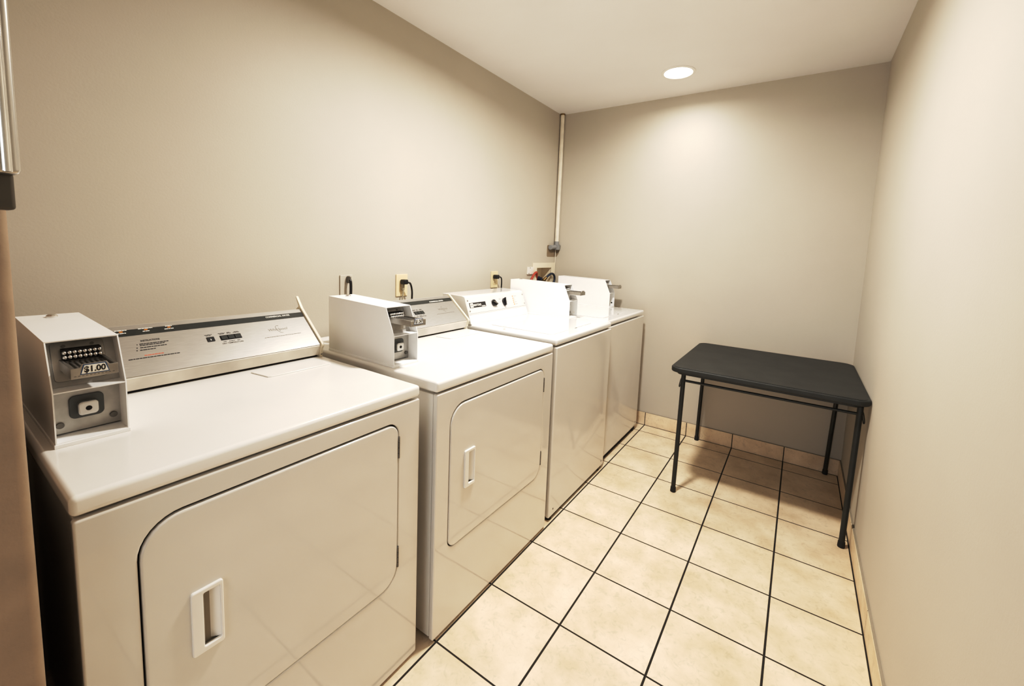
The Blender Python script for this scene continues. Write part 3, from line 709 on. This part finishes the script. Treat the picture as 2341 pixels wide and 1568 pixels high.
pp = thing('drain_pipe', 'cream pipe running up the back left corner to the ceiling with a grey elbow', 'pipe', (0.022, 3.17, 1.33))
px, py_ = 0.0215, 3.172
obj('pipe', MB().cyl((px, py_, 1.392), (px, py_, ZC - 0.006), 0.0170, seg=20), 'pipe_cream', pp)
obj('pipe_collar', MB().cyl((px, py_, ZC - 0.012), (px, py_, ZC), 0.0205, seg=20), 'brass', pp, 'rusty collar at the ceiling')
el = MB().box(px - 0.020, px + 0.028, py_ - 0.022, py_ + 0.020, 1.322, 1.368, bevel=0.006)
el.cyl((px, py_, 1.36), (px, py_, 1.394), 0.0185, seg=18)
el.cyl((px - 0.002, py_ - 0.02, 1.346), (px - 0.002, py_ - 0.085, 1.342), 0.0165, seg=18).cyl((px - 0.002, py_ - 0.085, 1.342), (px - 0.002, py_ - 0.105, 1.341), 0.0195, seg=18, bevel=0.003)
obj('elbow', el, 'grey_plastic', pp, 'grey plastic elbow at the foot of the cream pipe')
obj('wire', MB().tube([(0.006, 3.185, 1.325), (0.006, 3.187, 1.26), (0.005, 3.188, 1.18), (0.006, 3.186, 1.09)], 0.003, seg=8), 'pipe_cream', pp, 'thin cream wire hanging from the elbow')

# ------------------------------------------------------------------ stainless box at the near left edge
sb = thing('wall_cabinet', 'stainless steel box with a dark lower lip, mounted high on the entry wall corner', 'cabinet', (0.905, 0.04, 1.33))
obj('body', MB().box(0.905, 0.955, -0.10, 0.0955, 1.379, 1.98, bevel=0.006, seg=4), 'stainless', sb)
obj('rolled_edge', MB().cyl((0.956, 0.0840, 1.381), (0.956, 0.0840, 1.978), 0.0045, seg=20, bevel=0.001), 'chrome', sb)
obj('lower_lip', MB().box(0.905, 0.940, -0.09, 0.0905, 1.336, 1.381, bevel=0.004, seg=3), 'stainless_dark', sb, 'dark lower lip of the steel box')

# ------------------------------------------------------------------ recessed ceiling light and lamps
LX, LY = 1.025, 2.790
cl = thing('ceiling_light', 'round recessed ceiling light, glowing white near the back wall', 'ceiling light', (LX, LY, ZC))
obj('trim_ring', MB().lathe([(0.100, 0.0), (0.100, -0.003), (0.094, -0.006), (0.084, -0.006), (0.080, -0.002), (0.080, 0.0)], (LX, LY, ZC), 48), 'lamp_trim', cl)
obj('lens', MB().lathe([(0.081, -0.002), (0.070, -0.008), (0.045, -0.013), (0.012, -0.015), (0.001, -0.015)], (LX, LY, ZC), 48), 'lamp_lens', cl, 'glowing white lens')

def lamp(name, loc, power, spread=167, radius=0.085, col=(1.0, 0.955, 0.895)):
    l = bpy.data.lights.new(name, 'AREA'); l.shape = 'DISK'; l.size = radius * 2; l.energy = power
    l.spread = radians(spread); l.color = col
    o = bpy.data.objects.new(name, l); C.objects.link(o); o.location = loc
    return o
lamp('ceiling_lamp', (LX, LY, ZC - 0.018), 5.2)
lamp('ceiling_lamp', (1.06, 1.57, ZC - 0.018), 36)

# ------------------------------------------------------------------ world, camera, colour
wd = bpy.data.worlds.new('world'); bpy.context.scene.world = wd; wd.use_nodes = True
bg = wd.node_tree.nodes['Background']; bg.inputs['Color'].default_value = (0.90, 0.95, 1.0, 1); bg.inputs['Strength'].default_value = 2.4

cam = bpy.data.cameras.new('camera'); co = bpy.data.objects.new('camera', cam); C.objects.link(co)
R = ((0.8267967281768873, -0.09013312985759733, 0.5552325541411164), (0.5611387602179994, 0.06351227089119793, -0.8252814569752852), (0.039121120344398214, 0.9939025155156398, 0.10308893051478671))
co.matrix_world = Matrix.Translation((1.76012562, 0.0, 1.31146282)) @ Matrix(R).to_4x4()
cam.sensor_fit = 'HORIZONTAL'; cam.sensor_width = 36.0
cam.lens = 961.24223 / 2341 * 36.0
cam.shift_x = -(1179.81 - 2341 / 2) / 2341
cam.shift_y = -(1568 / 2 - 670.345) / 2341
cam.clip_start = 0.02; cam.clip_end = 50
sc = bpy.context.scene
sc.camera = co
sc.view_settings.view_transform = 'Standard'
sc.view_settings.look = 'None'
sc.view_settings.exposure = 0.05
sc.view_settings.gamma = 1.0
# camera tone response: a little contrast in the shadows, soft shoulder in the highlights
sc.view_settings.use_curve_mapping = True
cm = sc.view_settings.curve_mapping
cm.use_clip = False
cv = cm.curves[3]
cv.points[0].location = (0.0, 0.0); cv.points[1].location = (2.0, 1.35)
for px_, py2 in ((0.10, 0.074), (0.22, 0.225), (0.35, 0.415), (0.50, 0.60), (0.65, 0.72), (0.80, 0.82), (1.0, 0.95)):
    cv.points.new(px_, py2)
cm.update()
sc.cycles.max_bounces = 12; sc.cycles.diffuse_bounces = 8; sc.cycles.glossy_bounces = 5
sc.cycles.use_denoising = True
sc.cycles.sample_clamp_indirect = 6.0
